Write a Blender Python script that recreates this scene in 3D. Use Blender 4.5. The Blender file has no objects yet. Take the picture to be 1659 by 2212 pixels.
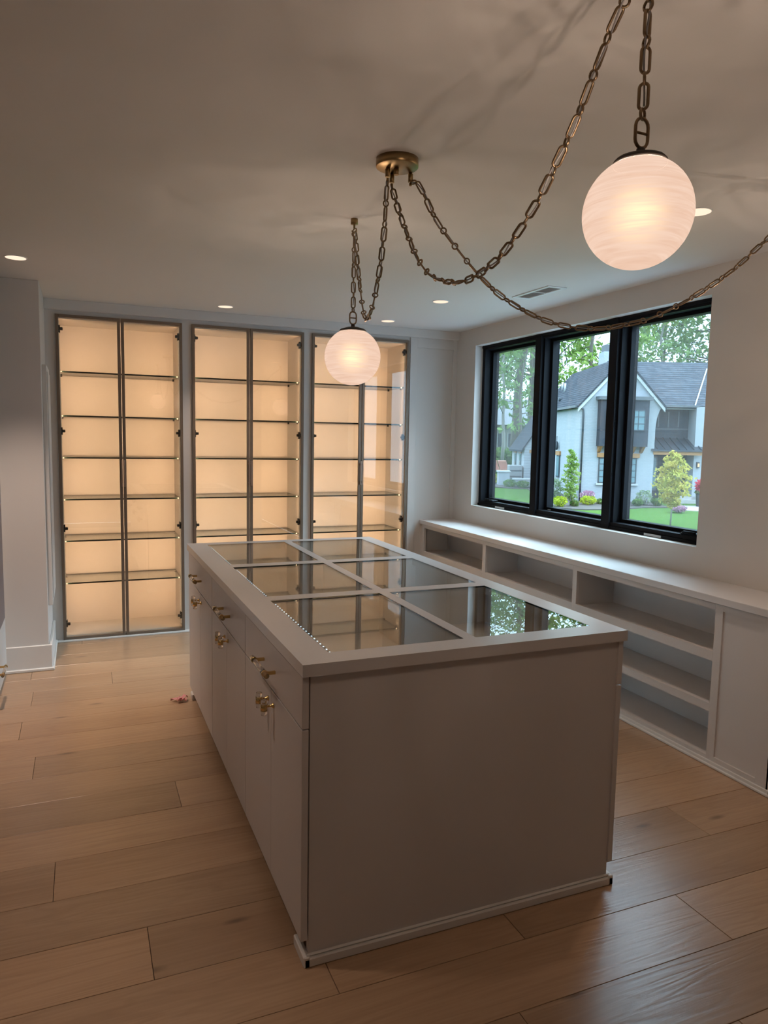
import bpy, math, random
import numpy as np
from mathutils import Vector, Matrix
S = bpy.context.scene
COL = S.collection
R = random.Random(7)

# ------------------------------------------------------------------ camera
YAW, PITCH, ROLL = .3975, -.1027, .0187
CAM = Vector((-.5563, -1.8867, 1.5484))
fw = Vector((math.sin(YAW)*math.cos(PITCH), math.cos(YAW)*math.cos(PITCH), math.sin(PITCH)))
rt = Vector((math.cos(YAW), -math.sin(YAW), 0))
up = rt.cross(fw)
r2 = rt*math.cos(ROLL)+up*math.sin(ROLL)
u2 = -rt*math.sin(ROLL)+up*math.cos(ROLL)
cd = bpy.data.cameras.new('camera')
cam = bpy.data.objects.new('camera', cd)
COL.objects.link(cam)
m = Matrix((r2, u2, -fw)).transposed().to_4x4()
m.translation = CAM
cam.matrix_world = m
cd.sensor_fit = 'HORIZONTAL'
cd.sensor_width = 36
cd.lens = 1561.19/1659*36
cd.clip_end = 500
cd.clip_start = .02
S.camera = cam

# ------------------------------------------------------------------ view, world, sun
S.view_settings.view_transform = 'Standard'
S.view_settings.look = 'None'
S.view_settings.gamma = 1
S.view_settings.exposure = 0
S.view_settings.use_curve_mapping = False
S.cycles.transparent_max_bounces = 32
S.cycles.max_bounces = 12
S.cycles.diffuse_bounces = 6
S.cycles.sample_clamp_indirect = 6
W = bpy.data.worlds.new('overcast_sky')
S.world = W
W.use_nodes = True
nt = W.node_tree
nt.nodes.clear()
wo = nt.nodes.new('ShaderNodeOutputWorld')
bg = nt.nodes.new('ShaderNodeBackground')
tc = nt.nodes.new('ShaderNodeTexCoord')
sx = nt.nodes.new('ShaderNodeSeparateXYZ')
rp = nt.nodes.new('ShaderNodeValToRGB')
# CIE overcast sky: luminance rises from horizon to zenith as (1+2 sin h)/3
SKY_ZENITH = 10.5
nt.links.new(tc.outputs['Generated'], sx.inputs[0])
nt.links.new(sx.outputs['Z'], rp.inputs[0])
nt.links.new(rp.outputs[0], bg.inputs[0])
nt.links.new(bg.outputs[0], wo.inputs[0])
e = rp.color_ramp.elements
e[0].position = 0; e[0].color = (.21, .30, .40, 1)
e[1].position = 1; e[1].color = (.62, .83, 1, 1)
bg.inputs[1].default_value = SKY_ZENITH
sd = bpy.data.lights.new('sun', 'SUN')
sd.energy = 14
sd.angle = math.radians(46)
sd.color = (.56, .80, 1)
sun = bpy.data.objects.new('sun', sd)
COL.objects.link(sun)
sun.rotation_euler = Vector((-.85, .28, -.84)).to_track_quat('-Z', 'Y').to_euler()   # brightest part of the overcast, high on the window side

LED_C, GLOBE_C, SPOT_C = (1, .605, .35), (1, .76, .60), (1, .79, .66)
LED_W, GLOBE_W, SPOT_W = 4.9, 72.0, 112.0

# ------------------------------------------------------------------ materials
def newmat(name):
    mt = bpy.data.materials.new(name)
    mt.use_nodes = True
    t = mt.node_tree
    t.nodes.clear()
    o = t.nodes.new('ShaderNodeOutputMaterial')
    return mt, t, o
def N(t, kind, **kw):
    n = t.nodes.new('ShaderNode'+kind)
    for k, v in kw.items():
        if k in n.inputs.keys(): n.inputs[k].default_value = v
        else: setattr(n, k, v)
    return n
def rgba(c): return (c[0], c[1], c[2], 1)
def paint(name, c, rough=.5, noise=.03, scale=8, bump=.0, bscale=300, metal=0, spec=.5):
    mt, t, o = newmat(name)
    b = N(t, 'BsdfPrincipled')
    b.inputs['Roughness'].default_value = rough
    b.inputs['Metallic'].default_value = metal
    b.inputs['Specular IOR Level'].default_value = spec
    tcn = N(t, 'TexCoord')
    nz = N(t, 'TexNoise', Scale=scale, Detail=4.0)
    t.links.new(tcn.outputs['Object'], nz.inputs['Vector'])
    mx = N(t, 'MixRGB', blend_type='MIX')
    mx.inputs[1].default_value = rgba([x*(1-noise) for x in c])
    mx.inputs[2].default_value = rgba([min(1, x*(1+noise)) for x in c])
    t.links.new(nz.outputs['Fac'], mx.inputs[0])
    t.links.new(mx.outputs[0], b.inputs['Base Color'])
    if bump:
        n2 = N(t, 'TexNoise', Scale=bscale, Detail=2.0)
        t.links.new(tcn.outputs['Object'], n2.inputs['Vector'])
        bp = N(t, 'Bump', Strength=bump, Distance=.002)
        t.links.new(n2.outputs['Fac'], bp.inputs['Height'])
        t.links.new(bp.outputs[0], b.inputs['Normal'])
    t.links.new(b.outputs[0], o.inputs[0])
    return mt
def emit(name, c, s):
    mt, t, o = newmat(name)
    em = N(t, 'Emission', Color=rgba(c), Strength=s)
    t.links.new(em.outputs[0], o.inputs[0])
    return mt
def schlick(t, f0=.045):
    g = N(t, 'NewGeometry')
    d = N(t, 'VectorMath', operation='DOT_PRODUCT')
    t.links.new(g.outputs['Incoming'], d.inputs[0]); t.links.new(g.outputs['Normal'], d.inputs[1])
    a = N(t, 'Math', operation='ABSOLUTE'); t.links.new(d.outputs['Value'], a.inputs[0])
    s = N(t, 'Math', operation='SUBTRACT'); s.inputs[0].default_value = 1; t.links.new(a.outputs[0], s.inputs[1])
    p = N(t, 'Math', operation='POWER'); t.links.new(s.outputs[0], p.inputs[0]); p.inputs[1].default_value = 5
    q = N(t, 'Math', operation='MULTIPLY_ADD'); t.links.new(p.outputs[0], q.inputs[0])
    q.inputs[1].default_value = 1-f0; q.inputs[2].default_value = f0
    return q
def glass(name, tint=(.97, .985, .975), f0=.045):
    mt, t, o = newmat(name)
    tr = N(t, 'BsdfTransparent', Color=rgba(tint))
    gl = N(t, 'BsdfGlossy', Roughness=.0)
    mx = N(t, 'MixShader')
    q = schlick(t, f0)
    t.links.new(q.outputs[0], mx.inputs[0]); t.links.new(tr.outputs[0], mx.inputs[1]); t.links.new(gl.outputs[0], mx.inputs[2])
    t.links.new(mx.outputs[0], o.inputs[0])
    return mt
def wood(name, c1, c2, c3, rough=.42):
    """oak plank: grain runs along local X; colour shifts with each plank"""
    mt, t, o = newmat(name)
    b = N(t, 'BsdfPrincipled', Roughness=rough); b.inputs['Specular IOR Level'].default_value = 1.0
    tcn = N(t, 'TexCoord'); oi = N(t, 'ObjectInfo')
    ofs = N(t, 'VectorMath', operation='SCALE'); ofs.inputs[0].default_value = (37, 91, 53)
    t.links.new(oi.outputs['Random'], ofs.inputs['Scale'])
    ad = N(t, 'VectorMath', operation='ADD')
    t.links.new(tcn.outputs['Object'], ad.inputs[0]); t.links.new(ofs.outputs[0], ad.inputs[1])
    mp = N(t, 'Mapping'); mp.inputs['Scale'].default_value = (.55, 5.5, 1)
    t.links.new(ad.outputs[0], mp.inputs[0])
    n1 = N(t, 'TexNoise', Scale=1.3, Detail=3.0, Distortion=.6)      # cathedral figure
    t.links.new(mp.outputs[0], n1.inputs['Vector'])
    wv = N(t, 'Math', operation='MULTIPLY'); wv.inputs[1].default_value = 70
    t.links.new(n1.outputs['Fac'], wv.inputs[0])
    sn = N(t, 'Math', operation='SINE'); t.links.new(wv.outputs[0], sn.inputs[0])
    mp2 = N(t, 'Mapping'); mp2.inputs['Scale'].default_value = (3, 110, 1)
    t.links.new(ad.outputs[0], mp2.inputs[0])
    n2 = N(t, 'TexNoise', Scale=1.0, Detail=5.0)
    t.links.new(mp2.outputs[0], n2.inputs['Vector'])
    n3 = N(t, 'TexNoise', Scale=.9, Detail=2.0)
    t.links.new(mp.outputs[0], n3.inputs['Vector'])
    cr = N(t, 'ValToRGB')
    cr.color_ramp.elements[0].position = .25; cr.color_ramp.elements[0].color = rgba(c1)
    cr.color_ramp.elements[1].position = .75; cr.color_ramp.elements[1].color = rgba(c2)
    t.links.new(n3.outputs['Fac'], cr.inputs[0])
    # fine grain
    g = N(t, 'MixRGB', blend_type='MULTIPLY'); g.inputs[0].default_value = .28
    gr = N(t, 'ValToRGB'); gr.color_ramp.elements[0].position = .3; gr.color_ramp.elements[0].color = (.62, .56, .5, 1)
    gr.color_ramp.elements[1].position = .62; gr.color_ramp.elements[1].color = (1, 1, 1, 1)
    t.links.new(n2.outputs['Fac'], gr.inputs[0])
    t.links.new(cr.outputs[0], g.inputs[1]); t.links.new(gr.outputs[0], g.inputs[2])
    g2 = N(t, 'MixRGB', blend_type='MULTIPLY'); g2.inputs[0].default_value = .16
    gs = N(t, 'ValToRGB'); gs.color_ramp.elements[0].position = .0; gs.color_ramp.elements[0].color = (.5, .42, .35, 1)
    gs.color_ramp.elements[1].position = .5; gs.color_ramp.elements[1].color = (1, 1, 1, 1)
    sn2 = N(t, 'Math', operation='MULTIPLY_ADD'); sn2.inputs[1].default_value = .5; sn2.inputs[2].default_value = .5
    t.links.new(sn.outputs[0], sn2.inputs[0]); t.links.new(sn2.outputs[0], gs.inputs[0])
    t.links.new(g.outputs[0], g2.inputs[1]); t.links.new(gs.outputs[0], g2.inputs[2])
    # knots
    mp3 = N(t, 'Mapping'); mp3.inputs['Scale'].default_value = (.85, 2.6, 1)
    t.links.new(ad.outputs[0], mp3.inputs[0])
    vo = N(t, 'TexVoronoi', Scale=1.0, voronoi_dimensions='2D'); t.links.new(mp3.outputs[0], vo.inputs['Vector'])
    kn = N(t, 'MapRange'); kn.inputs[1].default_value = .008; kn.inputs[2].default_value = .045; kn.inputs[3].default_value = .8; kn.inputs[4].default_value = 0
    t.links.new(vo.outputs['Distance'], kn.inputs[0])
    k2 = N(t, 'MixRGB'); k2.inputs[2].default_value = rgba(c3)
    t.links.new(kn.outputs[0], k2.inputs[0]); t.links.new(g2.outputs[0], k2.inputs[1])
    hs = N(t, 'HueSaturation')
    vr = N(t, 'MapRange'); vr.inputs[3].default_value = .84; vr.inputs[4].default_value = 1.12
    t.links.new(oi.outputs['Random'], vr.inputs[0]); t.links.new(vr.outputs[0], hs.inputs['Value'])
    t.links.new(k2.outputs[0], hs.inputs['Color']); t.links.new(hs.outputs[0], b.inputs['Base Color'])
    h = N(t, 'Math', operation='MULTIPLY_ADD'); h.inputs[1].default_value = .22
    t.links.new(sn.outputs[0], h.inputs[0]); t.links.new(n2.outputs['Fac'], h.inputs[2])
    bp = N(t, 'Bump', Strength=.18, Distance=.003)
    t.links.new(h.outputs[0], bp.inputs['Height']); t.links.new(bp.outputs[0], b.inputs['Normal'])
    t.links.new(b.outputs[0], o.inputs[0])
    return mt
def rows_mat(name, c1, c2, cm, bw, bh, rough=.8, msize=.02, bump=.3):
    """coursed pattern (far shingles or brick, too small to pick apart) in object space, x across, z up"""
    mt, t, o = newmat(name)
    b = N(t, 'BsdfPrincipled', Roughness=rough); b.inputs['Specular IOR Level'].default_value = .1
    tcn = N(t, 'TexCoord'); sp = N(t, 'SeparateXYZ'); cb = N(t, 'CombineXYZ')
    t.links.new(tcn.outputs['Object'], sp.inputs[0])
    xy = N(t, 'Math', operation='ADD')
    t.links.new(sp.outputs[0], xy.inputs[0]); t.links.new(sp.outputs[1], xy.inputs[1])
    t.links.new(xy.outputs[0], cb.inputs[0]); t.links.new(sp.outputs[2], cb.inputs[1])
    br = N(t, 'TexBrick', Scale=1.0)
    br.inputs['Color1'].default_value = rgba(c1); br.inputs['Color2'].default_value = rgba(c2); br.inputs['Mortar'].default_value = rgba(cm)
    br.inputs['Brick Width'].default_value = bw; br.inputs['Row Height'].default_value = bh; br.inputs['Mortar Size'].default_value = msize
    t.links.new(cb.outputs[0], br.inputs['Vector'])
    t.links.new(br.outputs['Color'], b.inputs['Base Color'])
    bp = N(t, 'Bump', Strength=bump, Distance=.02); bp.invert = True
    t.links.new(br.outputs['Fac'], bp.inputs['Height']); t.links.new(bp.outputs[0], b.inputs['Normal'])
    t.links.new(b.outputs[0], o.inputs[0])
    return mt
def leafmat(name, c1, c2):
    mt, t, o = newmat(name)
    d = N(t, 'BsdfDiffuse'); tl = N(t, 'BsdfTranslucent'); mx = N(t, 'MixShader'); mx.inputs[0].default_value = .4
    tcn = N(t, 'TexCoord'); nz = N(t, 'TexNoise', Scale=2.5, Detail=3.0); t.links.new(tcn.outputs['Object'], nz.inputs['Vector'])
    cr = N(t, 'ValToRGB'); cr.color_ramp.elements[0].position = .35; cr.color_ramp.elements[0].color = rgba(c1)
    cr.color_ramp.elements[1].position = .65; cr.color_ramp.elements[1].color = rgba(c2)
    t.links.new(nz.outputs['Fac'], cr.inputs[0])
    for s in (d, tl): t.links.new(cr.outputs[0], s.inputs[0])
    t.links.new(d.outputs[0], mx.inputs[1]); t.links.new(tl.outputs[0], mx.inputs[2]); t.links.new(mx.outputs[0], o.inputs[0])
    return mt
def globemat(name):
    """milky swirled glass, lit from inside: streaky white layer over a clear body"""
    mt, t, o = newmat(name)
    tcn = N(t, 'TexCoord')
    mp = N(t, 'Mapping'); mp.inputs['Scale'].default_value = (7, 7, 120); mp.inputs['Rotation'].default_value = (.16, -.12, 0)
    t.links.new(tcn.outputs['Object'], mp.inputs[0])
    nz = N(t, 'TexNoise', Scale=1.0, Detail=4.0, Distortion=.8); t.links.new(mp.outputs[0], nz.inputs['Vector'])
    rr = N(t, 'MapRange'); rr.inputs[1].default_value = .3; rr.inputs[2].default_value = .7
    t.links.new(nz.outputs['Fac'], rr.inputs[0])
    cr = N(t, 'ValToRGB'); cr.color_ramp.elements[0].color = (.90, .585, .425, 1); cr.color_ramp.elements[1].color = (1, .72, .565, 1)
    t.links.new(rr.outputs[0], cr.inputs[0])
    em = N(t, 'Emission', Strength=.94); t.links.new(cr.outputs[0], em.inputs[0])
    tr = N(t, 'BsdfTransparent')
    fr = N(t, 'MapRange'); fr.inputs[3].default_value = .86; fr.inputs[4].default_value = .99
    t.links.new(rr.outputs[0], fr.inputs[0])
    mx = N(t, 'MixShader'); t.links.new(fr.outputs[0], mx.inputs[0]); t.links.new(tr.outputs[0], mx.inputs[1]); t.links.new(em.outputs[0], mx.inputs[2])
    t.links.new(mx.outputs[0], o.inputs[0])
    return mt
def bulbmat(name):
    mt, t, o = newmat(name)
    lw = N(t, 'LayerWeight'); lw.inputs[0].default_value = .5
    s = N(t, 'Math', operation='SUBTRACT'); s.inputs[0].default_value = 1; t.links.new(lw.outputs['Facing'], s.inputs[1])
    p = N(t, 'Math', operation='POWER'); p.inputs[1].default_value = 5.5; t.links.new(s.outputs[0], p.inputs[0])
    k = N(t, 'Math', operation='MULTIPLY'); k.inputs[1].default_value = 2.6; t.links.new(p.outputs[0], k.inputs[0])
    em = N(t, 'Emission', Color=(1, .80, .36, 1)); t.links.new(k.outputs[0], em.inputs['Strength'])
    tr = N(t, 'BsdfTransparent'); a = N(t, 'AddShader')
    t.links.new(em.outputs[0], a.inputs[0]); t.links.new(tr.outputs[0], a.inputs[1]); t.links.new(a.outputs[0], o.inputs[0])
    return mt
def screenmat(name):
    mt, t, o = newmat(name)
    tr = N(t, 'BsdfTransparent'); d = N(t, 'BsdfDiffuse', Color=(.62, .66, .68, 1)); mx = N(t, 'MixShader'); mx.inputs[0].default_value = .13
    t.links.new(tr.outputs[0], mx.inputs[1]); t.links.new(d.outputs[0], mx.inputs[2]); t.links.new(mx.outputs[0], o.inputs[0])
    return mt

M = dict(
    wall=paint('wall_paint', (.62, .585, .545), .75, .02, 3, .05, 400, spec=.25),
    ceil=paint('ceiling_paint', (.70, .672, .645), .85, .015, 2, .06, 300, spec=.2),
    cab=paint('cabinet_paint', (.60, .56, .53), .42, .02, 5, .03, 350, spec=.35),
    counter=paint('counter_paint', (.60, .568, .545), .3, .02, 5, .03, 350, spec=.45),
    inner=paint('cabinet_interior', (.66, .60, .54), .5, .025, 20, .08, 500, spec=.3),
    base=paint('trim_paint', (.66, .635, .60), .4, .02, 5),
    dark=paint('dark_void', (.02, .018, .016), .8),
    bronze=paint('bronze_metal', (.20, .152, .112), .42, .06, 30, metal=.5),
    pull=paint('rosy_bronze', (.42, .30, .23), .35, .05, 30, metal=.8),
    hinge=paint('dark_hinge', (.03, .028, .027), .35, .1, 30, metal=.6),
    brass=paint('antique_brass', (.36, .25, .12), .33, .12, 40, metal=1),
    chain=paint('aged_brass_chain', (.27, .19, .115), .4, .15, 60, metal=1),
    gold=paint('polished_brass', (.72, .50, .20), .2, .08, 40, metal=1),
    cord=paint('grey_cord', (.30, .29, .29), .5),
    capm=paint('globe_cap_bronze', (.035, .027, .021), .55, .1, 40, metal=.2),
    black=paint('black_window_metal', (.006, .0065, .0085), .6, .1, 10, spec=.12),
    mauve=paint('mauve_door_paint', (.20, .165, .165), .5),
    led=emit('led_strip', (1, .7, .45), .3),
    leddot=emit('led_dot', (.75, .9, 1), 1.6),
    lens=emit('downlight_lens', (1, .74, .56), 1.25),
    white=paint('vent_white', (.72, .74, .74), .5),
    ventd=paint('vent_louver', (.62, .65, .66), .5),
    pink=paint('pink_petal', (.75, .33, .33), .6, .15, 60),
    plate=paint('label_silver', (.55, .56, .56), .4, .05, 300),
    glass=glass('clear_glass'), doorg=glass('door_glass', (.97, .98, .965), .055), shelfg=glass('shelf_glass', (.955, .98, .965), .04),
    wing=glass('window_glass', (.93, .97, .975), .04),
    edge=paint('green_glass_edge', (.006, .012, .009), .2, .1, 30, spec=.25),
    acr=None, globe=globemat('swirled_glass'), bulb=bulbmat('bulb_glow'), screen=screenmat('insect_screen'),
    oak=wood('oak_floor', (.385, .24, .14), (.47, .315, .195), (.13, .08, .048), .30),
    # outdoors
    lawn=paint('lawn_grass', (.042, .088, .014), .9, .25, 3, .4, 20, spec=.1),
    mulch=paint('mulch', (.055, .045, .04), .9, .4, 8, .5, 20),
    conc=paint('concrete', (.30, .285, .27), .85, .1, 5),
    wbrick=rows_mat('whitewashed_brick', (.30, .315, .335), (.28, .295, .315), (.25, .265, .285), .22, .075, .85, .008, .25),
    siding=rows_mat('white_siding', (.29, .305, .325), (.275, .29, .31), (.18, .19, .205), 30, .16, .7, .012, .3),
    shingle=rows_mat('slate_shingle', (.038, .042, .052), (.058, .063, .075), (.016, .018, .023), .42, .13, .9, .014, .4),
    greyp=paint('grey_board', (.032, .037, .048), .6, .05, 4, spec=.2), greyl=paint('grey_trim', (.08, .085, .094), .6),
    metalr=paint('standing_seam_metal', (.04, .045, .055), .35, .05, 4, metal=.4),
    whitep=paint('white_trim', (.34, .345, .35), .6), cedar=paint('cedar', (.30, .145, .055), .7, .15, 6),
    hglass=paint('house_glass', (.09, .16, .18), .12, .2, 1.2, spec=.7), hdark=paint('house_door', (.03, .036, .045), .4),
    bark=paint('bark', (.095, .082, .066), .9, .3, 6, .5, 10), barkp=paint('pale_bark', (.19, .18, .16), .9, .2, 6),
    pot=paint('black_pot', (.02, .02, .022), .4), acm=paint('condenser_grey', (.18, .185, .19), .6),
    farw=paint('far_house_wall', (.22, .21, .195), .8), farr=paint('far_roof', (.16, .16, .17), .9),
    redlf=leafmat('red_leaves', (.40, .02, .05), (.6, .08, .12)), pinkf=leafmat('pink_flowers', (.36, .17, .25), (.42, .3, .35)),
    lime=leafmat('lime_leaves', (.24, .29, .02), (.36, .40, .05)), yel=leafmat('yellow_green_leaves', (.32, .32, .07), (.48, .38, .10)),
    midg=leafmat('mid_green_leaves', (.07, .13, .035), (.14, .21, .06)), pale=leafmat('variegated_leaves', (.14, .20, .10), (.28, .32, .22)),
    tree=leafmat('tree_leaves', (.095, .16, .055), (.21, .29, .115)), treeb=leafmat('bright_tree_leaves', (.12, .20, .04), (.26, .34, .10)),
    salmon=paint('salmon_fabric', (.36, .17, .125), .8), lamp=emit('porch_lamp', (1, .75, .45), 2.0),
)
def acryl():
    mt, t, o = newmat('clear_acrylic')
    b = N(t, 'BsdfPrincipled', Roughness=.03); b.inputs['IOR'].default_value = 1.3
    b.inputs['Base Color'].default_value = (.95, .92, .88, 1); b.inputs['Transmission Weight'].default_value = .92
    t.links.new(b.outputs[0], o.inputs[0])
    return mt
M['acr'] = acryl()

# ------------------------------------------------------------------ mesh helpers
class MB:
    def __init__(s): s.v, s.f, s.m, s.sm, s.cur = [], [], [], [], 0
    def face(s, idx, smooth=False): s.f.append(tuple(idx)); s.m.append(s.cur); s.sm.append(smooth)
    def mat(s, i): s.cur = i; return s
    def box(s, x0, x1, y0, y1, z0, z1, c=0):
        if c <= 0:
            b = len(s.v)
            s.v += [(x, y, z) for z in (z0, z1) for y in (y0, y1) for x in (x0, x1)]
            for q in ((0, 2, 3, 1), (4, 5, 7, 6), (0, 1, 5, 4), (2, 6, 7, 3), (0, 4, 6, 2), (1, 3, 7, 5)): s.face([b+i for i in q])
            return s
        # chamfered box
        b = len(s.v); P = {}
        lo, hi = (x0, y0, z0), (x1, y1, z1)
        for sx_ in (0, 1):
            for sy_ in (0, 1):
                for sz_ in (0, 1):
                    sg = (sx_, sy_, sz_)
                    for ax in range(3):
                        p = []
                        for k in range(3):
                            base = hi[k] if sg[k] else lo[k]
                            p.append(base if k == ax else base+(-c if sg[k] else c))
                        P[(sg, ax)] = len(s.v); s.v.append(tuple(p))
        def quad(ids, nrm):
            a, bb, cc = [Vector(s.v[i]) for i in ids[:3]]
            if (bb-a).cross(cc-a).dot(Vector(nrm)) < 0: ids = ids[::-1]
            s.face(ids)
        for ax in range(3):
            o1, o2 = [k for k in range(3) if k != ax]
            for sg in (0, 1):
                ids = []
                for (i, j) in ((0, 0), (1, 0), (1, 1), (0, 1)):
                    t = [0, 0, 0]; t[ax] = sg; t[o1] = i; t[o2] = j
                    ids.append(P[(tuple(t), ax)])
                n = [0, 0, 0]; n[ax] = 1 if sg else -1
                quad(ids, n)
        for ax in range(3):
            o1, o2 = [k for k in range(3) if k != ax]
            for i in (0, 1):
                for j in (0, 1):
                    ids = []
                    for (e_, a_) in ((0, o1), (1, o1), (1, o2), (0, o2)):
                        t = [0, 0, 0]; t[ax] = e_; t[o1] = i; t[o2] = j
                        ids.append(P[(tuple(t), a_)])
                    n = [0, 0, 0]; n[o1] = 1 if i else -1; n[o2] = 1 if j else -1
                    quad(ids, n)
        for i in (0, 1):
            for j in (0, 1):
                for k in (0, 1):
                    quad([P[((i, j, k), a)] for a in range(3)], (2*i-1, 2*j-1, 2*k-1))
        return s
    def prism(s, poly, axis, a, b):
        """polygon (2D, in the two other axes in x,y,z order) extruded along axis from a to b"""
        n = len(poly); st = len(s.v)
        for t in (a, b):
            for p in poly:
                q = list(p); q.insert(axis, t); s.v.append(tuple(q))
        s.face([st+i for i in range(n)][::-1]); s.face([st+n+i for i in range(n)])
        for i in range(n): s.face([st+i, st+(i+1) % n, st+n+(i+1) % n, st+n+i])
        return s
    def hexa(s, pts):
        b = len(s.v); s.v += [tuple(p) for p in pts]
        for q in ((0, 3, 2, 1), (4, 5, 6, 7), (0, 1, 5, 4), (1, 2, 6, 5), (2, 3, 7, 6), (3, 0, 4, 7)): s.face([b+i for i in q])
        return s
    def slab(s, quad, th):
        """a sloping slab: 4 points of its top, thickness downwards"""
        return s.hexa([(p[0], p[1], p[2]-th) for p in quad]+[tuple(p) for p in quad])
    def tube(s, path, rad, n=8, closed=False, cap=True):
        P = [Vector(p) for p in path]; k = len(P); st = len(s.v)
        rads = rad if hasattr(rad, '__len__') else [rad]*k
        T = []
        for i in range(k):
            a = P[(i-1) % k] if (closed or i > 0) else P[i]; b = P[(i+1) % k] if (closed or i < k-1) else P[i]
            T.append((b-a).normalized())
        ref = Vector((0, 0, 1)) if abs(T[0].z) < .9 else Vector((1, 0, 0))
        nn = T[0].cross(ref).normalized()
        for i in range(k):
            nn = (nn-T[i]*nn.dot(T[i])).normalized(); bn = T[i].cross(nn)
            for j in range(n):
                a = 2*math.pi*j/n
                s.v.append(tuple(P[i]+(nn*math.cos(a)+bn*math.sin(a))*rads[i]))
        for i in range(k if closed else k-1):
            for j in range(n):
                a = st+i*n; b = st+((i+1) % k)*n
                s.face([a+j, a+(j+1) % n, b+(j+1) % n, b+j], True)
        if cap and not closed:
            s.face([st+j for j in range(n)][::-1]); s.face([st+(k-1)*n+j for j in range(n)])
        return s
    def lathe(s, prof, n=24, c=(0, 0, 0), smooth=True, axis=2):
        st = len(s.v); k = len(prof)
        for (r, h) in prof:
            for j in range(n):
                a = 2*math.pi*j/n
                p = [r*math.cos(a), r*math.sin(a), h]
                if axis == 0: p = [h, r*math.cos(a), r*math.sin(a)]
                if axis == 1: p = [r*math.sin(a), h, r*math.cos(a)]
                s.v.append((p[0]+c[0], p[1]+c[1], p[2]+c[2]))
        for i in range(k-1):
            for j in range(n): s.face([st+i*n+j, st+i*n+(j+1) % n, st+(i+1)*n+(j+1) % n, st+(i+1)*n+j], smooth)
        if prof[0][0] > 1e-6: s.face([st+j for j in range(n)][::-1])
        if prof[-1][0] > 1e-6: s.face([st+(k-1)*n+j for j in range(n)])
        return s
    def sphere(s, c, r, n=24, k=12):
        return s.lathe([(max(1e-6, r*math.sin(math.pi*i/k)), -r*math.cos(math.pi*i/k)) for i in range(k+1)], n, c)
    def mesh(s, name, mats):
        me = bpy.data.meshes.new(name)
        me.from_pydata(s.v, [], s.f)
        for mt in mats: me.materials.append(mt)
        me.polygons.foreach_set('material_index', s.m)
        me.polygons.foreach_set('use_smooth', s.sm)
        me.update()
        return me
OFF = {}
def link(o, parent=None, at=(0, 0, 0)):
    COL.objects.link(o)
    if parent is not None:
        o.parent = parent
        p = OFF[parent.name]
    else: p = Vector((0, 0, 0))
    o.location = Vector(at)-p
    OFF[o.name] = Vector(at)
    return o
def props(o, label=None, cat=None, group=None, kind=None):
    for k, v in (('label', label), ('category', cat), ('group', group), ('kind', kind)):
        if v: o[k] = v
    return o
FRAMEROT = {}
def thing(name, at, label, cat, group=None, rz=0):
    o = bpy.data.objects.new(name, None); o.empty_display_size = .1
    link(o, None, at); o.rotation_euler.z = rz
    return props(o, label, cat, group)
def part(name, mb, mats, parent=None, at=(0, 0, 0), rot=None, label=None, kind=None):
    """mesh coordinates are in the frame of the top-level thing; at moves the mesh's origin"""
    if not isinstance(mats, (list, tuple)): mats = [mats]
    me = mb if isinstance(mb, bpy.types.Mesh) else mb.mesh(name, mats)
    o = link(bpy.data.objects.new(name, me), parent, at)
    if rot: o.rotation_euler = rot
    return props(o, label, None, None, kind)
def struct(name, mb, mats): return part(name, mb, mats, None, kind='structure')
def light(name, kind, parent, at, energy, color, rot=(0, 0, 0), **kw):
    d = bpy.data.lights.new(name, kind); d.energy = energy; d.color = color
    for k, v in kw.items(): setattr(d, k, v)
    o = link(bpy.data.objects.new(name, d), parent, at); o.rotation_euler = rot
    return o
def look(d): return Vector(d).to_track_quat('-Z', 'Y').to_euler()

# ------------------------------------------------------------------ room shell
H, WX, YB, YD = 2.477, 2.527, 3.868, 3.8476
Y0, X0 = -3.7, -1.75
WY0, WY1, WZ0, WZ1 = 1.052, 3.532, .985, 2.33
struct('ceiling', MB().box(X0-.1, WX+.3, Y0-.1, 4.6, H, H+.12), M['ceil'])
b = MB()
b.box(WX, WX+.203, Y0, WY0, 0, H).box(WX, WX+.203, WY1, 4.5, 0, H).box(WX, WX+.203, WY0, WY1, 0, WZ0).box(WX, WX+.203, WY0, WY1, WZ1, H)
struct('wall_right', b, M['wall'])
struct('wall_front', MB().box(X0-.1, WX+.203, Y0-.1, Y0, 0, H), M['wall'])
struct('wall_left', MB().box(X0-.1, X0, Y0, 3.19, 0, H), M['wall'])
struct('wall_pier', MB().box(X0, -.775, 3.19, 4.5, 0, H, .003), M['wall'])
UNITS = [(-.7056, -.2687, .1700), (.2417, .6854, 1.1265), (1.1945, 1.632, 2.0600)]
b = MB()
xs = [-.775]
for u in UNITS: xs += [u[0]+.012, u[2]-.012]
xs += [WX]
for i in range(0, 8, 2): b.box(xs[i], xs[i+1], YB, YB+.02, .0, 2.42)
for u in UNITS: b.box(u[0]+.012, u[2]-.012, YB, YB+.02, 2.365, 2.42).box(u[0]+.012, u[2]-.012, YB, YB+.02, 0, .025)
b.box(-.775, WX, YB, YB+.02, 2.42, H)
b.box(-.775, WX, 4.4, 4.44, 0, H)
struct('wall_back', b, M['wall'])
struct('trim_1', MB().box(-.775, WX, YB-.047, YB, 2.407, H, .002), M['wall'])
struct('trim_2', MB().box(-.775, 2.2, YB-.05, YB-.03, 0, .012, .002).box(-.775, 2.2, YB-.034, YB, 0, .008), M['base'])
b = MB()   # framed side panel right of the cabinets
b.box(2.075, 2.142, YB-.012, YB, 0, 2.407, .001).box(2.142, 2.49, YB-.012, YB, 2.325, 2.407, .001).box(2.49, WX, YB-.012, YB, 0, 2.407, .001)
struct('trim_3', b, M['wall'])
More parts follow.
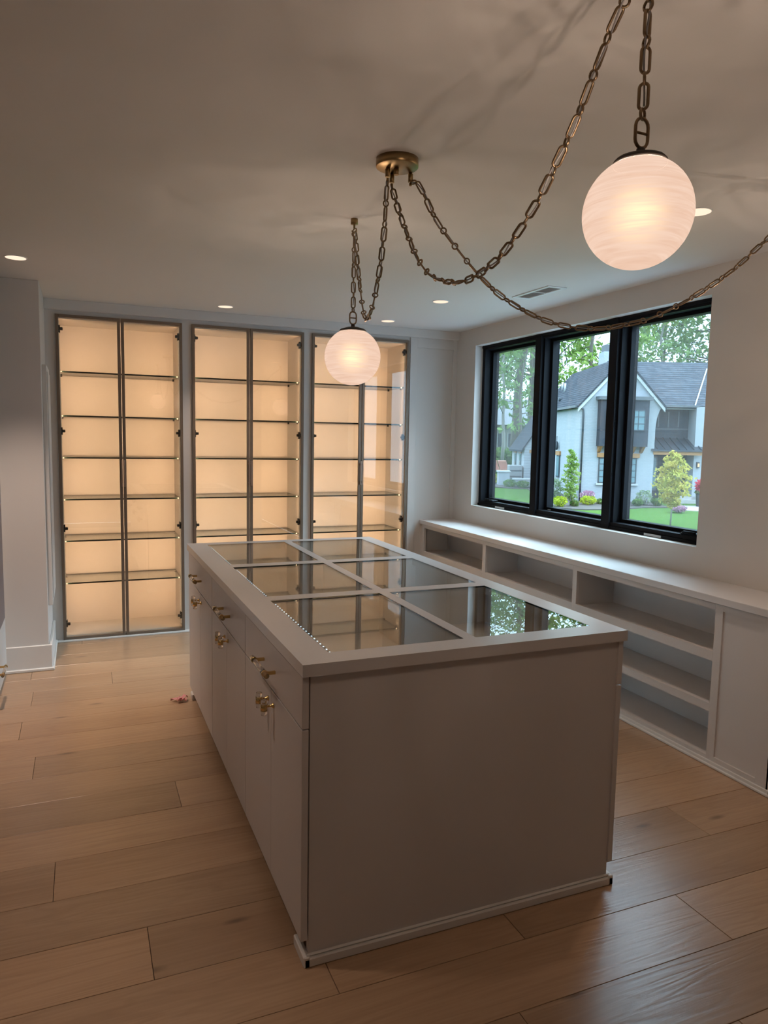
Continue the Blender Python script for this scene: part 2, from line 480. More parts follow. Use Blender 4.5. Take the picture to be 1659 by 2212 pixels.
b = MB().box(-.775, -.748, 3.26, 3.70, .41, 1.97, .002)
b.box(-.748, -.742, 3.30, 3.66, .45, 1.93, .002)
struct('trim_4', b, M['wall'])
b = MB().box(-1.05, -.757, 3.172, 3.19, 0, .168, .003).box(-1.05, -.745, 3.158, 3.19, 0, .02, .004)
b.box(-.775, -.757, 3.19, 3.84, 0, .168, .003).box(-.775, -.745, 3.19, 3.84, 0, .02, .004)
struct('baseboard_left', b, M['base'])

# floor: subfloor + one object for each oak plank
fl = struct('floor', MB().box(X0, WX, Y0, 4.42, -.05, -.0065), M['dark'])
PW = .2405
known = {(-3, ): [.51], (-1, ): [.078, .69], (0, ): [-.396, 1.72], (2, ): [-.674, 1.05], (4, ): [-.20, 1.62], (6, ): [-.788, 1.30], (8, ): [-.877, .9],
         (1, ): [-1.2, .95], (3, ): [-1.3, .5], (5, ): [-1.1, .55], (7, ): [-1.4, .40], (-2, ): [-.62, 1.30], (-4, ): [-.9, 1.05], (-5, ): [-.3, 1.5]}
for k in range(-13, 16):
    y0 = .119+PW*k; y1 = y0+PW-.0018
    if y1 > 3.845: y1 = 3.845
    if y1-y0 < .03: continue
    js = known.get((k,)) or sorted([-1.2+R.random()*.9, .4+R.random()*1.2])
    cut = [X0+.01]+js+[WX-.01]
    for a, c in zip(cut[:-1], cut[1:]):
        cx, cy = (a+c)/2, (y0+y1)/2
        p = MB().box(a-cx, c-.0016-cx, y0-cy, y1-cy, -.006, 0, .0009)
        part('plank', p, M['oak'], fl, (cx, cy, R.uniform(-.0004, 0)))

# ------------------------------------------------------------------ window
win = struct('window_1', MB().box(2.60, 2.728, WY0, WY0+.04, WZ0, WZ1).box(2.60, 2.728, WY1-.04, WY1, WZ0, WZ1)
             .box(2.60, 2.728, WY0+.04, WY1-.04, WZ0, WZ0+.045).box(2.60, 2.728, WY0+.04, WY1-.04, WZ1-.035, WZ1)
             .box(2.592, 2.60, WY0, WY1, WZ0, WZ0+.02).box(2.592, 2.60, WY0, WY1, WZ1-.02, WZ1), M['black'])
UW = (WY1-WY0)/3
for i in (1, 2):
    y = WY0+UW*i
    part('mullion', MB().box(2.585, 2.61, y-.037, y+.037, WZ0, WZ1, .002).box(2.61, 2.728, y-.052, y+.052, WZ0, WZ1), M['black'], win)
for i in range(3):
    a, c = WY0+UW*i+(.04 if i == 0 else .052), WY0+UW*(i+1)-(.04 if i == 2 else .052)
    z0, z1 = WZ0+.045, WZ1-.035
    q = MB(); w = .022
    q.box(2.665, 2.726, a, a+w, z0, z1, .002).box(2.665, 2.726, c-w, c, z0, z1, .002).box(2.665, 2.726, a+w, c-w, z0, z0+w, .002).box(2.665, 2.726, a+w, c-w, z1-w, z1, .002)
    sash = part('sash', q, M['black'], win)
    part('pane', MB().box(2.715, 2.721, a+w, c-w, z0+w, z1-w), M['wing'], sash)
    if i != 1:
        part('insect_screen', MB().box(2.700, 2.701, a+w, c-w, z0+w, z1-w), M['screen'], sash)
        yc = (a+.09) if i == 0 else (c-.12)
        q = MB().box(2.597, 2.66, yc-.065, yc+.065, WZ0+.045, WZ0+.058, .004)
        q.tube([(2.60, yc+.05, WZ0+.05), (2.585, yc+.02, WZ0+.062), (2.585, yc-.06, WZ0+.062)], .009, 8)
        part('crank_handle', q, M['black'], win)
        yl = a+.36 if i == 0 else c-.32
        part('rating_label', MB().box(2.5905, 2.592, yl-.07, yl+.07, WZ0+.003, WZ0+.017), M['plate'], win, label='small silver rating label')
    else:
        part('rating_label', MB().box(2.6545, 2.665, c-.08, c-.05, WZ0+.047, WZ0+.052), M['plate'], win, label='small silver rating label')

# ------------------------------------------------------------------ glass-door display cabinets
def hinge_mb(x, s, z):
    q = MB()
    q.lathe([(.016, 0), (.016, .008), (.011, .011)], 12, (x, YB-.004, z), axis=1)
    q.box(min(x, x+s*.03), max(x, x+s*.03), YB+.002, YB+.028, z-.010, z+.010, .003)
    q.box(min(x-s*.004, x+s*.012), max(x-s*.004, x+s*.012), YB+.02, YB+.05, z-.028, z+.028, .003)
    return q
SH = [1.98, 1.662, 1.357, 1.048, .738, .42]
CB = 4.285
clabs = ['tall glass-door display cabinet at the left end of the back wall', 'tall glass-door display cabinet between two others on the back wall',
         'tall glass-door display cabinet nearest the window, partly behind the small hanging globe']
for ui, (xa, xm, xb) in enumerate(UNITS):
    c = thing('display_cabinet', ((xa+xb)/2, YB, 0), clabs[ui], 'cabinet', 'lit glass display cabinets')
    i0, i1 = xa+.018, xb-.018
    q = MB().box(i0-.018, i0, YB+.021, CB, .025, 2.372).box(i1, i1+.018, YB+.021, CB, .025, 2.372)
    q.box(i0-.018, i1+.018, CB, CB+.012, .012, 2.385).box(i0, i1, YB+.021, CB, 2.354, 2.372).box(i0, i1, YB+.021, CB, .012, .03)
    part('carcass', q, M['inner'], c)
    for dz, (da, db) in enumerate(((xa, xm-.0025), (xm+.0025, xb))):
        z0, z1, w = .008, 2.378, .021
        q = MB().box(da, da+w, YD, YD+.02, z0, z1, .001).box(db-w, db, YD, YD+.02, z0, z1, .001)
        q.box(da+w, db-w, YD, YD+.02, z0, z0+w, .001).box(da+w, db-w, YD, YD+.02, z1-w, z1, .001)
        d = part('door', q, M['bronze'], c)
        part('pane', MB().box(da+w-.002, db-w+.002, YD+.008, YD+.012, z0+w-.002, z1-w+.002), M['doorg'], d)
        hx, sg = (da+w-.002, 1) if dz == 0 else (db-w+.002, -1)
        for z in (2.28, 1.552, .838, .122): part('hinge', hinge_mb(hx, sg, z), M['hinge'], d)
        px = xm-.0085 if dz == 0 else xm+.0085
        q = MB().box(px-.0055, px+.0055, YD-.026, YD-.019, 1.146, 1.345, .0015)
        for z in (1.17, 1.32): q.box(px-.004, px+.004, YD-.02, YD, z-.005, z+.005)
        part('pull', q, M['pull'], d)
    for z in SH:
        q = MB().box(i0+.003, i1-.003, 3.914, CB-.008, z-.0055, z+.0055)
        q.m = [0, 0, 1, 1, 1, 1]
        s = part('shelf', q, [M['shelfg'], M['edge']], c)
        for (x, y) in ((i0+.006, 3.96), (i1-.006, 3.96), (i0+.006, CB-.05), (i1-.006, CB-.05)):
            part('shelf_pin', MB().box(x-.007, x+.007, y-.007, y+.007, z-.015, z-.005, .001), M['hinge'], s)
    for x, sg in ((i0+.004, 1), (i1-.004, -1)):
        part('led_strip', MB().box(x-.003, x+.003, YB+.0215, YB+.024, .06, 2.34), M['led'], c)
        light('led_light', 'AREA', c, (x+sg*.008, YB+.0255, 1.2), LED_W, LED_C, look((sg*.55, .83, 0)), shape='RECTANGLE', size=2.26, size_y=.01, spread=math.radians(125))
for o in list(S.objects):
    if o.type == 'LIGHT' and o.name.startswith('led_light'):
        d = Vector((1 if o.location.x < 0 else -1, 1.5, 0)).normalized()
        z = -d; x = Vector((0, 0, 1)); y = z.cross(x)
        o.rotation_euler = Matrix((x, y, z)).transposed().to_euler()

# ------------------------------------------------------------------ bench shelving below the window
bn = thing('low_shelf_unit', (2.37, 2.0, 0), 'long low built-in shelf unit with open cubbies under the black window', 'shelf')
BX, BT, BK, E0, E1 = 2.215, .795, 2.505, .262, 3.868
part('top', MB().box(2.200, WX, E0-.02, E1, BT, .83, .002), M['counter'], bn)
q = MB()
sty = [(.27, .338), (.569, .614), (1.660, 1.699), (2.740, 2.787), (3.795, E1)]
for a, c in sty: q.box(BX, BX+.02, a, c, .0, BT, .0008)
for (a, c) in ((.614, 1.660), (1.699, 2.740), (2.787, 3.795)):
    for z0, z1 in ((.763, BT), (.511, .558), (.262, .302), (0, .045)): q.box(BX, BX+.0195, a, c, z0, z1)
q.box(BX, BX+.0195, .338, .569, .763, BT).box(BX, BX+.0195, .338, .569, 0, .05)
part('face_frame', q, M['cab'], bn)
part('end_panel', MB().box(BX+.008, BX+.02, .33, .58, .04, .77), M['cab'], bn)
part('side_panel', MB().box(BX, WX, E0, E0+.018, 0, BT, .001), M['cab'], bn)
part('back_panel', MB().box(BK, BK+.012, E0+.02, E1, 0, BT), M['cab'], bn)
for y in (.592, 1.68, 2.763): part('divider', MB().box(BX+.02, BK, y-.018, y+.018, .02, BT), M['cab'], bn)
for (a, c) in ((.61, 1.662), (1.698, 2.745), (2.781, E1)):
    for z in (.548, .292, .036): part('shelf', MB().box(BX+.02, BK, a, c, z-.03, z, .001), M['cab'], bn)
q = MB().box(BX-.009, BX, E0-.009, E1, 0, .028, .002).box(BX-.017, BX, E0-.017, E1, 0, .013, .003).box(BX-.009, WX, E0-.009, E0, 0, .028, .002)
part('base_shoe', q, M['base'], bn)

# ------------------------------------------------------------------ island with glass top
isl = thing('display_island', (.57, 1.19, 0), 'greige closet island with six glass panes in its top', 'island')
ZT, XR, YF = .914, 1.1405, 2.387
PX = [(.105, .560), (.604, 1.056)]
PY = [(.093, .806), (.878, 1.555), (1.627, 2.312)]
q = MB(); th = .036
gx = [0, .105, .56, .604, 1.056, XR]; gy = [0, .093, .806, .878, 1.555, 1.627, 2.312, YF]
for i in range(0, 5, 2): q.box(gx[i], gx[i+1], 0, YF, ZT-th, ZT)
for (a, c) in PX:
    for j in range(0, 8, 2): q.box(a, c, gy[j], gy[j+1], ZT-th, ZT)
part('countertop', q, M['counter'], isl)
for (a, c) in PX:
    for (y0, y1) in PY:
        g = MB().box(a+.0015, c-.0015, y0+.0015, y1-.0015, ZT-.0065, ZT-.0005)
        g.m = [0, 0, 1, 1, 1, 1]
        part('glass_pane', g, [M['glass'], M['edge']], isl)
        l = MB().box(a+.010, a+.020, y0+.01, y1-.01, ZT-.0125, ZT-.0105)
        st = part('led_strip', l, M['hinge'], isl)
        l = MB()
        for k in range(22):
            y = y0+.03+(y1-y0-.06)*k/21
            l.box(a+.0125, a+.0165, y-.003, y+.003, ZT-.0105, ZT-.0085)
        props(part('led_dot', l, M['leddot'], st), kind='stuff')
q = MB().box(.05, 1.1, .04, 2.34, .73, .745)
q.box(.05, .062, .04, 2.34, .745, ZT-th).box(1.088, 1.1, .04, 2.34, .745, ZT-th).box(.57, .594, .04, 2.34, .745, ZT-th)
q.box(.05, 1.1, .04, .052, .745, ZT-th).box(.05, 1.1, 2.32, 2.34, .745, ZT-th)
for y in (.842, 1.591): q.box(.05, 1.1, y-.012, y+.012, .745, ZT-th)
part('case_lining', q, M['inner'], isl)
part('end_panel', MB().box(.028, 1.12, .02, .039, .0, ZT-th, .001), M['cab'], isl)
part('end_panel', MB().box(.028, 1.12, 2.34, 2.36, .0, ZT-th, .001), M['cab'], isl)
part('carcass', MB().box(.034, 1.112, .039, 2.34, .085, .73).box(.095, 1.05, .039, 2.34, 0, .085), M['dark'], isl)
q = MB().box(.012, 1.136, .002, .02, 0, .028, .003).box(.018, 1.13, .010, .02, .028, .036, .003)
q.box(.010, .03, .002, .115, 0, .034, .003).box(1.118, 1.137, .002, .1, 0, .034, .003)
part('base_shoe', q, M['base'], isl)
part('base_shoe', MB().box(.010, .05, 2.30, 2.37, 0, .034, .003), M['base'], isl)
UY = [(.012, .376, .780), (.784, 1.165, 1.538), (1.542, 1.906, 2.335)]
PUL = None
def pull_mesh():
    q = MB()
    for y in (-.075, .075):
        q.box(-.026, 0, y-.0045, y+.0045, -.0055, .0055, .001)
        q.lathe([(.0105, y-.005), (.0105, y+.005)], 14, (-.035, 0, 0), axis=1)
    q.mat(1).lathe([(.0085, -.105), (.0085, .105)], 14, (-.035, 0, 0), axis=1)
    return q.mesh('drawer_pull', [M['gold'], M['acr']])
def knob_mesh():
    q = MB().lathe([(.009, 0), (.0075, -.004), (.004, -.009), (.004, -.02)], 12, axis=0)
    q.lathe([(.0115, -.013), (.0115, .009)], 14, (-.032, 0, 0))
    q.mat(1).lathe([(.0098, -.027), (.0108, -.02), (.0108, -.013)], 14, (-.032, 0, 0)).lathe([(.0108, .009), (.0108, .016), (.0098, .023)], 14, (-.032, 0, 0))
    return q.mesh('door_knob', [M['gold'], M['acr']])
PM, KM = pull_mesh(), knob_mesh()
for side in (0, 1):
    xo = .003 if side == 0 else 1.137
    xi = .0225 if side == 0 else 1.1175
    s = -1 if side == 0 else 1
    rz = 0 if side == 0 else math.pi
    lo, hi = min(xo, xi), max(xo, xi)
    for (a, mid, c) in UY:
        d = part('drawer', MB().box(lo, hi, a+.0012, c-.0012, .7225, .874, .0012), M['cab'], isl)
        part('drawer_pull', PM, None, d, (xo, (a+c)/2, .793), (0, 0, rz))
        for (p, r_, kx) in ((a, mid, mid-.036), (mid, c, mid+.036)):
            d = part('door', MB().box(lo, hi, p+.0012, r_-.0012, .079, .7185, .0012), M['cab'], isl)
            part('door_knob', KM, None, d, (xo, kx, .676), (0, 0, rz))

# ------------------------------------------------------------------ tall unit at the left edge
wd = thing('tall_wardrobe', (-1.3, 2.0, 0), 'tall built-in wardrobe edge with mauve door at the left frame edge', 'wardrobe')
part('body', MB().box(X0+.005, -1.042, -.4, 3.135, .04, 2.40), M['cab'], wd)
part('toe_kick', MB().box(X0+.005, -1.034, -.4, 3.135, 0, .04), M['base'], wd)
part('filler', MB().box(-1.07, -1.03, 3.137, 3.188, 0, 2.40), M['wall'], wd)
for y0, y1 in ((2.29, 3.135), (1.44, 2.286), (.59, 1.436), (-.26, .586)):
    d = part('drawer', MB().box(-1.04, -1.02, y0, y1-.003, .04, .374, .001), M['base'], wd)
    part('drawer_pull', PM, None, d, (-1.02, (y0+y1)/2-.09, .19), (0, 0, math.pi))
    part('door', MB().box(-1.04, -1.02, y0, y1-.003, .378, 2.39, .001), M['mauve'], wd, label='dark mauve door')

# ------------------------------------------------------------------ swag light with three globes
lamp = thing('swag_pendant_light', (.445, .44, H), 'aged brass swag pendant light: ceiling canopy, draped chains, swirled white glass globes', 'light')
cc = (.445, .44)
part('canopy', MB().lathe([(.002, -.027), (.069, -.027), (.0715, -.025), (.0715, 0)], 40, (cc[0], cc[1], H), True), M['brass'], lamp)
part('finial', MB().lathe([(.0085, -.048), (.0085, -.027)], 14, (cc[0], cc[1]+.006, H)), M['brass'], lamp)
starts = [(.418, .456), (.452, .500), (.508, .468)]
AZ = math.radians(-18)
hooks = [(.547, 1.129), (.4273, -.7574), (.51+1.5*math.cos(AZ), .47+1.5*math.sin(AZ))]
def arc(path):
    L = [0]
    for a, b in zip(path[:-1], path[1:]): L.append(L[-1]+(b-a).length)
    return L
def sample(path, L, s):
    s = max(0, min(L[-1], s)); i = max(0, int(np.searchsorted(L, s))-1); i = min(i, len(L)-2)
    t = (s-L[i])/max(1e-9, L[i+1]-L[i])
    return path[i].lerp(path[i+1], t), (path[i+1]-path[i]).normalized()
def oval(l, w, r, bar=False):
    q = MB(); a, rr = (l-w)/2, w/2-r; P = []
    for i in range(9): t = -math.pi/2+math.pi*i/8; P.append((a+rr*math.cos(t), rr*math.sin(t), 0))
    for i in range(9): t = math.pi/2+math.pi*i/8; P.append((-a+rr*math.cos(t), rr*math.sin(t), 0))
    q.tube(P, r, 6, closed=True)
    if bar: q.tube([(0, -rr, 0), (0, rr, 0)], r*.8, 6)
    return q.mesh('chain_link', [M['chain']])
LINK, RING, LOOP = oval(.0525, .0225, .0031), oval(.0245, .0245, .0028), oval(.060, .037, .0033, True)
def place(name, me, parent, p, t, roll):
    o = link(bpy.data.objects.new(name, me), parent, p)
    x = t.normalized(); ref = Vector((0, 0, 1)) if abs(x.z) < .95 else Vector((math.cos(YAW), math.sin(YAW), 0))
    y = x.cross(ref).normalized(); z = x.cross(y)
    y, z = y*math.cos(roll)+z*math.sin(roll), -y*math.sin(roll)+z*math.cos(roll)
    o.rotation_euler = Matrix((x, y, z)).transposed().to_euler()
    return o
def chain(path, seed, r0):
    rg = random.Random(seed); L = arc(path); per = .0640; n = max(1, round((L[-1]-.03)/per)); per = (L[-1])/(n+.28)
    q = MB(); P = []
    for i in range(int(L[-1]/.012)):
        p, t = sample(path, L, i*.012)
        P.append(p+Vector((math.sin(i*.45+seed)*.0035, math.cos(i*.38)*.0035, math.sin(i*.31)*.002)))
    q.tube(P, .0020, 6)
    cord = part('chain_cord', q, M['cord'], lamp, label='grey electric cord woven through the chain')
    roll = r0
    s = .012
    for i in range(n+1):
        p, t = sample(path, L, s); place('chain_ring', RING, cord, p, t, roll+math.pi/2+rg.uniform(-.2, .2))
        if s+per*.5 < L[-1]:
            p, t = sample(path, L, s+per*.5); place('chain_link', LINK, cord, p, t, roll+rg.uniform(-.25, .25))
        roll += rg.uniform(-.2, .9); s += per
        if s > L[-1]: break
PTS = [
    [(0, 2.441), (.016, 2.371), (.044, 2.257), (.098, 2.16), (.191, 2.065), (.29, 2.013), (.34, 2.003), (.40, 2.024), (.463, 2.087), (.549, 2.205), (.617, 2.333), (.660, 2.435)],
    [(0, 2.440), (.045, 2.339), (.151, 2.207), (.248, 2.105), (.354, 2.037), (.51, 1.992), (.632, 1.988), (.74, 2.008), (.826, 2.046), (.912, 2.100), (.98, 2.158), (1.05, 2.228), (1.1, 2.292), (1.165, 2.372), (1.225, 2.440)],
    [(0, 2.445), (.028, 2.414), (.087, 2.309), (.138, 2.241), (.205, 2.165), (.273, 2.097), (.342, 2.044), (.444, 1.991), (.546, 1.959), (.682, 1.95), (.818, 1.974), (.903, 2.003), (1.036, 2.075), (1.17, 2.168), (1.275, 2.265), (1.38, 2.36), (1.47, 2.44)]]
GZ = [1.8957, 1.9790, 1.93]
GR = [.1222, .1018, .11]
for k in range(3):
    (sx0, sy0), (hx, hy) = starts[k], hooks[k]
    part('chain_connector', MB().lathe([(.0085, -.056), (.0085, -.030), (.006, -.027)], 12, (sx0, sy0, H)).lathe([(.005, -.068), (.005, -.06)], 8, (sx0, sy0, H)), M['brass'], lamp)
    dx, dy = hx-sx0, hy-sy0; D = math.hypot(dx, dy); dx /= D; dy /= D
    pts = np.array(PTS[k]); pts[-1][0] = D-.008; pts[0][1] = 2.416; pts[-1][1] = 2.432
    # smooth resample through the measured points
    s = np.linspace(0, len(pts)-1, 160); idx = np.arange(len(pts))
    def cat(col):
        p = pts[:, col]; out = []
        for u in s:
            i = min(int(u), len(p)-2); t = u-i
            p0, p1, p2_, p3 = p[max(i-1, 0)], p[i], p[i+1], p[min(i+2, len(p)-1)]
            out.append(.5*((2*p1)+(-p0+p2_)*t+(2*p0-5*p1+4*p2_-p3)*t*t+(-p0+3*p1-3*p2_+p3)*t**3))
        return out
    A, Z = cat(0), cat(1)
    chain([Vector((sx0+dx*a, sy0+dy*a, z)) for a, z in zip(A, Z)], 3+k, .6*k)
    gz, gr = GZ[k], GR[k]
    hk = MB().lathe([(.004, -.04), (.0045, -.024), (.0155, -.023), (.0155, 0)], 18, (hx, hy, H))
    P = [(hx+.011*math.sin(a), hy, H-.048+.011*math.cos(a)) for a in np.linspace(-.3, 4.6, 14)]
    hk.tube(P, .0022, 6)
    part('ceiling_hook', hk, M['brass'], lamp)
    top = gz+gr
    chain([Vector((hx, hy, z)) for z in np.linspace(H-.052, top+.072, 30)], 11+k, .9*k+.5)
    prof = [(max(1e-5, gr*math.sin(math.pi*i/28)), -gr*math.cos(math.pi*i/28)) for i in range(29)]
    q = MB().lathe(prof, 48)
    q2 = q.mesh('globe', [M['globe']])
    g = part('globe', q2, None, lamp, (hx, hy, gz), (0, 0, [0, .4, .2][k]))
    hc = gr*math.cos(.47); rc = gr*math.sin(.47)+.003
    q = MB().lathe([(max(1e-7, (gr+.0015)*math.sin(a)), (gr+.0015)*math.cos(a)) for a in (0, .12, .24, .36, .46)]+[(rc, hc-.002), (rc, hc+.004), (rc*.9, hc+.009), (rc*.45, gr+.004), (.008, gr+.006), (.008, gr+.016), (.005, gr+.018)], 36, (hx, hy, gz))
    part('globe_cap', q, M['capm'], g, label='dark bronze cap')
    lp = place('chain_loop', LOOP, g, Vector((hx, hy, top+.044)), Vector((0, 0, 1)), -YAW+1.2 if k else -YAW+1.57)
    bb = part('bulb', MB().sphere((hx, hy, gz), gr*.78, 32, 18), M['bulb'], g)
    for i in range(6):      # the lit glass shines from all round its body
        a, e_ = i*1.0472, (-.65 if i % 2 else 0)
        light('globe_light', 'POINT', lamp, (hx+gr*.82*math.cos(a)*math.cos(e_), hy+gr*.82*math.sin(a)*math.cos(e_), gz+gr*.82*math.sin(e_)), GLOBE_W/6, GLOBE_C, shadow_soft_size=0)

# ------------------------------------------------------------------ ceiling fixtures
DL = [(-.857, 2.59, 'round recessed ceiling downlight above the left pier'), (.44, 3.543, 'round recessed downlight above the middle glass cabinet'),
      (1.732, 3.557, 'small recessed downlight by the right-hand glass cabinet, beside hanging chain'), (1.726, 2.622, 'recessed downlight right of the small globe, midway to the window'),
      (1.757, .42, 'recessed downlight half hidden behind the large near globe'),
      (-.857, .42, 'unseen recessed downlight added over the left aisle to light the floor there'), (.44, -2.5, 'unseen recessed downlight added behind the viewer to brighten the island front')]  # last two unseen, added to brighten the island front and near floor
for (x, y, lb), pw in zip(DL, (1.2, .45, .22, .25, .25, .45, .35)):
    t = thing('recessed_downlight', (x, y, H), lb, 'light', 'recessed ceiling downlights')
    part('trim_ring', MB().lathe([(.052, -.003), (.057, -.003), (.058, 0)], 32, (x, y, H), False), M['white'], t)
    part('lens', MB().lathe([(.001, -.0035), (.052, -.0035)], 32, (x, y, H), False), M['lens'], t)
    light('downlight_beam', 'SPOT', t, (x, y, H-.02), SPOT_W*pw, SPOT_C, spot_size=math.radians(74), spot_blend=1.0, shadow_soft_size=.04)
v = thing('ceiling_vent', (2.13, 2.06, H), 'white rectangular ceiling air vent near the window wall', 'vent')
q = MB().box(2.06, 2.20, 1.86, 1.885, H-.006, H, .002).box(2.06, 2.20, 2.235, 2.26, H-.006, H, .002).box(2.06, 2.085, 1.885, 2.235, H-.006, H, .002).box(2.175, 2.20, 1.885, 2.235, H-.006, H, .002).box(2.085, 2.175, 2.045, 2.055, H-.005, H)
part('frame', q, M['white'], v)
q = MB()
for i in range(9):
    x = 2.09+i*.0095
    for a, c in ((1.885, 2.045), (2.055, 2.235)): q.hexa([(x, a, H-.004), (x+.007, a, H-.001), (x+.007, c, H-.001), (x, c, H-.004), (x, a, H-.003), (x+.007, a, H), (x+.007, c, H), (x, c, H-.003)])
props(part('louver', q, M['ventd'], v), kind='stuff')

# pink scrap on the floor
q = MB(); rg = random.Random(4)
for k in range(5):      # five crumpled lobes
    a0 = k*1.26+.3; base = len(q.v); L_ = .038*(1.5 if k == 2 else 1)
    for i in range(6):
        for j in range(5):
            u, w = i/5, (j-2)/2
            wid = .017*math.sin(math.pi*min(1, u*.85+.12)); rad = .003+L_*u
            z = .003+.022*math.sin(u*2.6)*(.6+.4*math.cos(k*2))+.007*w*w+.004*math.sin(9*u+4*w+k)*u
            q.v.append((rad*math.cos(a0)-w*wid*math.sin(a0), rad*math.sin(a0)+w*wid*math.cos(a0), max(.001, z)))
    for i in range(5):
        for j in range(4): q.face([base+i*5+j, base+(i+1)*5+j, base+(i+1)*5+j+1, base+i*5+j+1], True)
o = part('pink_petal', q, M['pink'], None, (-.05, 2.315, 0), label='crumpled pink petal scrap on the oak floor by the island')
o['category'] = 'petal'

# ================================================================== outdoors, in the street's own frame
def EW(a, d, z): return Vector((CAM.x, CAM.y, 0))+rt*a+Vector((math.sin(YAW), math.cos(YAW), 0))*d+Vector((0, 0, z))
EB = {}
def ething(name, base, label, cat, group=None):
    o = bpy.data.objects.new(name, None); COL.objects.link(o)
    o.location = EW(*base); o.rotation_euler.z = -YAW
    OFF[o.name] = Vector(base)
    return props(o, label, cat, group)
def epart(name, mb, mats, parent, label=None, kind=None):
    if not isinstance(mats, (list, tuple)): mats = [mats]
    o = bpy.data.objects.new(name, mb.mesh(name, mats)); COL.objects.link(o)
    o.parent = parent; o.location = -OFF[parent.name]; OFF[o.name] = Vector((0, 0, 0))
    return props(o, label, None, None, kind)
def esub(name, mb, mats, parent):
    o = epart(name, mb, mats, parent); o.location = (0, 0, 0); return o
def estruct(name, mb, mats):
    o = bpy.data.objects.new(name, mb.mesh(name, [mats])); COL.objects.link(o)
    o.location = EW(0, 0, 0); o.rotation_euler.z = -YAW
    return props(o, kind='structure')
GZF = lambda d: -1.75+.0414*(d-29)
q = MB()
for d0, d1 in ((8, 29), (29, 44), (44, 130)):
    z0, z1 = GZF(d0), GZF(min(d1, 60))
    b = len(q.v); q.v += [(-60, d0, z0), (90, d0, z0), (90, d1, z1), (-60, d1, z1)]; q.face([b, b+1, b+2, b+3])
estruct('lawn', q, M['lawn'])
G36 = GZF(36)
def blob(name, poly, d_lift, mt):
    q = MB(); n = len(poly)
    q.v += [(a, d, GZF(d)+d_lift) for a, d in poly]; q.face(range(n))
    q.v += [(a, d, GZF(d)-.05) for a, d in poly]
    for i in range(n): q.face([i, n+i, n+(i+1) % n, (i+1) % n])
    return estruct(name, q, mt)
blob('mulch_bed', [(8.0, 33.2), (9.2, 32.9), (10.8, 33.2), (12.2, 34), (13.5, 34.2), (13.5, 36.2), (9.7, 36.2), (9.7, 46), (8.3, 44), (8.0, 37)], .05, M['mulch'])
blob('mulch_bed', [(5.5, 42.5), (7.2, 41.3), (8.8, 41.2), (9.2, 43), (7, 44), (5.6, 44)], .05, M['mulch'])
blob('front_walk', [(13.6, 33.6), (18, 31.5), (18, 35), (15.6, 35), (14.2, 35)], .03, M['conc'])

# --- the white brick house
hs = ething('house', (11.6, 38, G36), 'white brick house with slate roof and front gable across the lawn', 'house')
poly = [(9.6, G36-.4), (9.6, 3.4), (11.62, 5.62), (13.64, 3.38), (13.48, 3.05), (13.38, 2.7), (13.34, 2.2), (13.34, G36-.4)]
epart('front_wall', MB().prism(poly, 1, 36, 36.3), M['wbrick'], hs)
epart('side_wall', MB().box(9.6, 9.9, 36.3, 45.7, G36-.5, 3.45), M['wbrick'], hs)
epart('back_gable', MB().prism([(9.9, G36), (9.9, 3.4), (11.62, 5.6), (13.4, 3.4), (13.4, G36)], 1, 45.4, 45.7), M['wbrick'], hs)
q = MB()
q.slab([(9.42, 35.85, 3.28), (11.62, 35.85, 5.72), (11.62, 45.85, 5.72), (9.42, 45.85, 3.28)], .12)
q.slab([(11.62, 35.85, 5.72), (13.78, 35.85, 3.32), (13.78, 45.85, 3.32), (11.62, 45.85, 5.72)], .12)
epart('gable_roof', q, M['shingle'], hs)
q = MB()
for (x0, z0, x1, z1) in ((9.46, 3.20, 11.62, 5.59), (11.62, 5.59, 13.74, 3.24)):
    q.hexa([(x0, 35.88, z0-.2), (x1, 35.88, z1-.2), (x1, 36.0, z1-.2), (x0, 36.0, z0-.2), (x0, 35.88, z0), (x1, 35.88, z1), (x1, 36.0, z1), (x0, 36.0, z0)])
epart('rake_board', q, M['whitep'], hs)
epart('main_roof', MB().slab([(12.2, 36.4, 3.40), (19, 36.4, 3.40), (19, 40.6, 5.98), (12.2, 40.6, 5.98)], .14).slab([(12.2, 40.6, 5.98), (19, 40.6, 5.98), (19, 45, 3.4), (12.2, 45, 3.4)], .14), M['shingle'], hs)
epart('hip_flashing', MB().hexa([(15.38, 36.4, 3.41), (15.44, 36.4, 3.41), (17.43, 39.9, 5.55), (17.37, 39.9, 5.55), (15.38, 36.4, 3.45), (15.44, 36.4, 3.45), (17.43, 39.9, 5.60), (17.37, 39.9, 5.60)]), M['whitep'], hs)
epart('gutter', MB().box(13.4, 15.6, 36.3, 36.44, 3.32, 3.42).box(9.34, 9.46, 36.0, 45.8, 3.2, 3.32), M['greyl'], hs)
epart('soffit_board', MB().box(13.4, 15.5, 36.5, 36.6, 3.22, 3.32), M['whitep'], hs)
epart('right_wall', MB().box(15.46, 18.5, 36.3, 37.5, G36-.4, 3.36), M['wbrick'], hs)
rec = epart('recess_wall', MB().box(13.3, 15.46, 37.2, 37.4, G36-.4, 3.4), M['greyp'], hs)
q = MB()
for x in (13.9, 14.42, 14.93): q.box(x-.03, x+.03, 37.16, 37.2, 2.35, 3.12)
q.box(13.3, 15.46, 37.17, 37.2, 2.22, 2.28)
esub('batten', q, M['greyl'], rec)
w = epart('side_window', MB().box(13.36, 13.72, 37.14, 37.2, 2.4, 3.1), M['greyl'], hs)
esub('pane', MB().box(13.40, 13.68, 37.12, 37.14, 2.44, 3.06), M['hglass'], w)
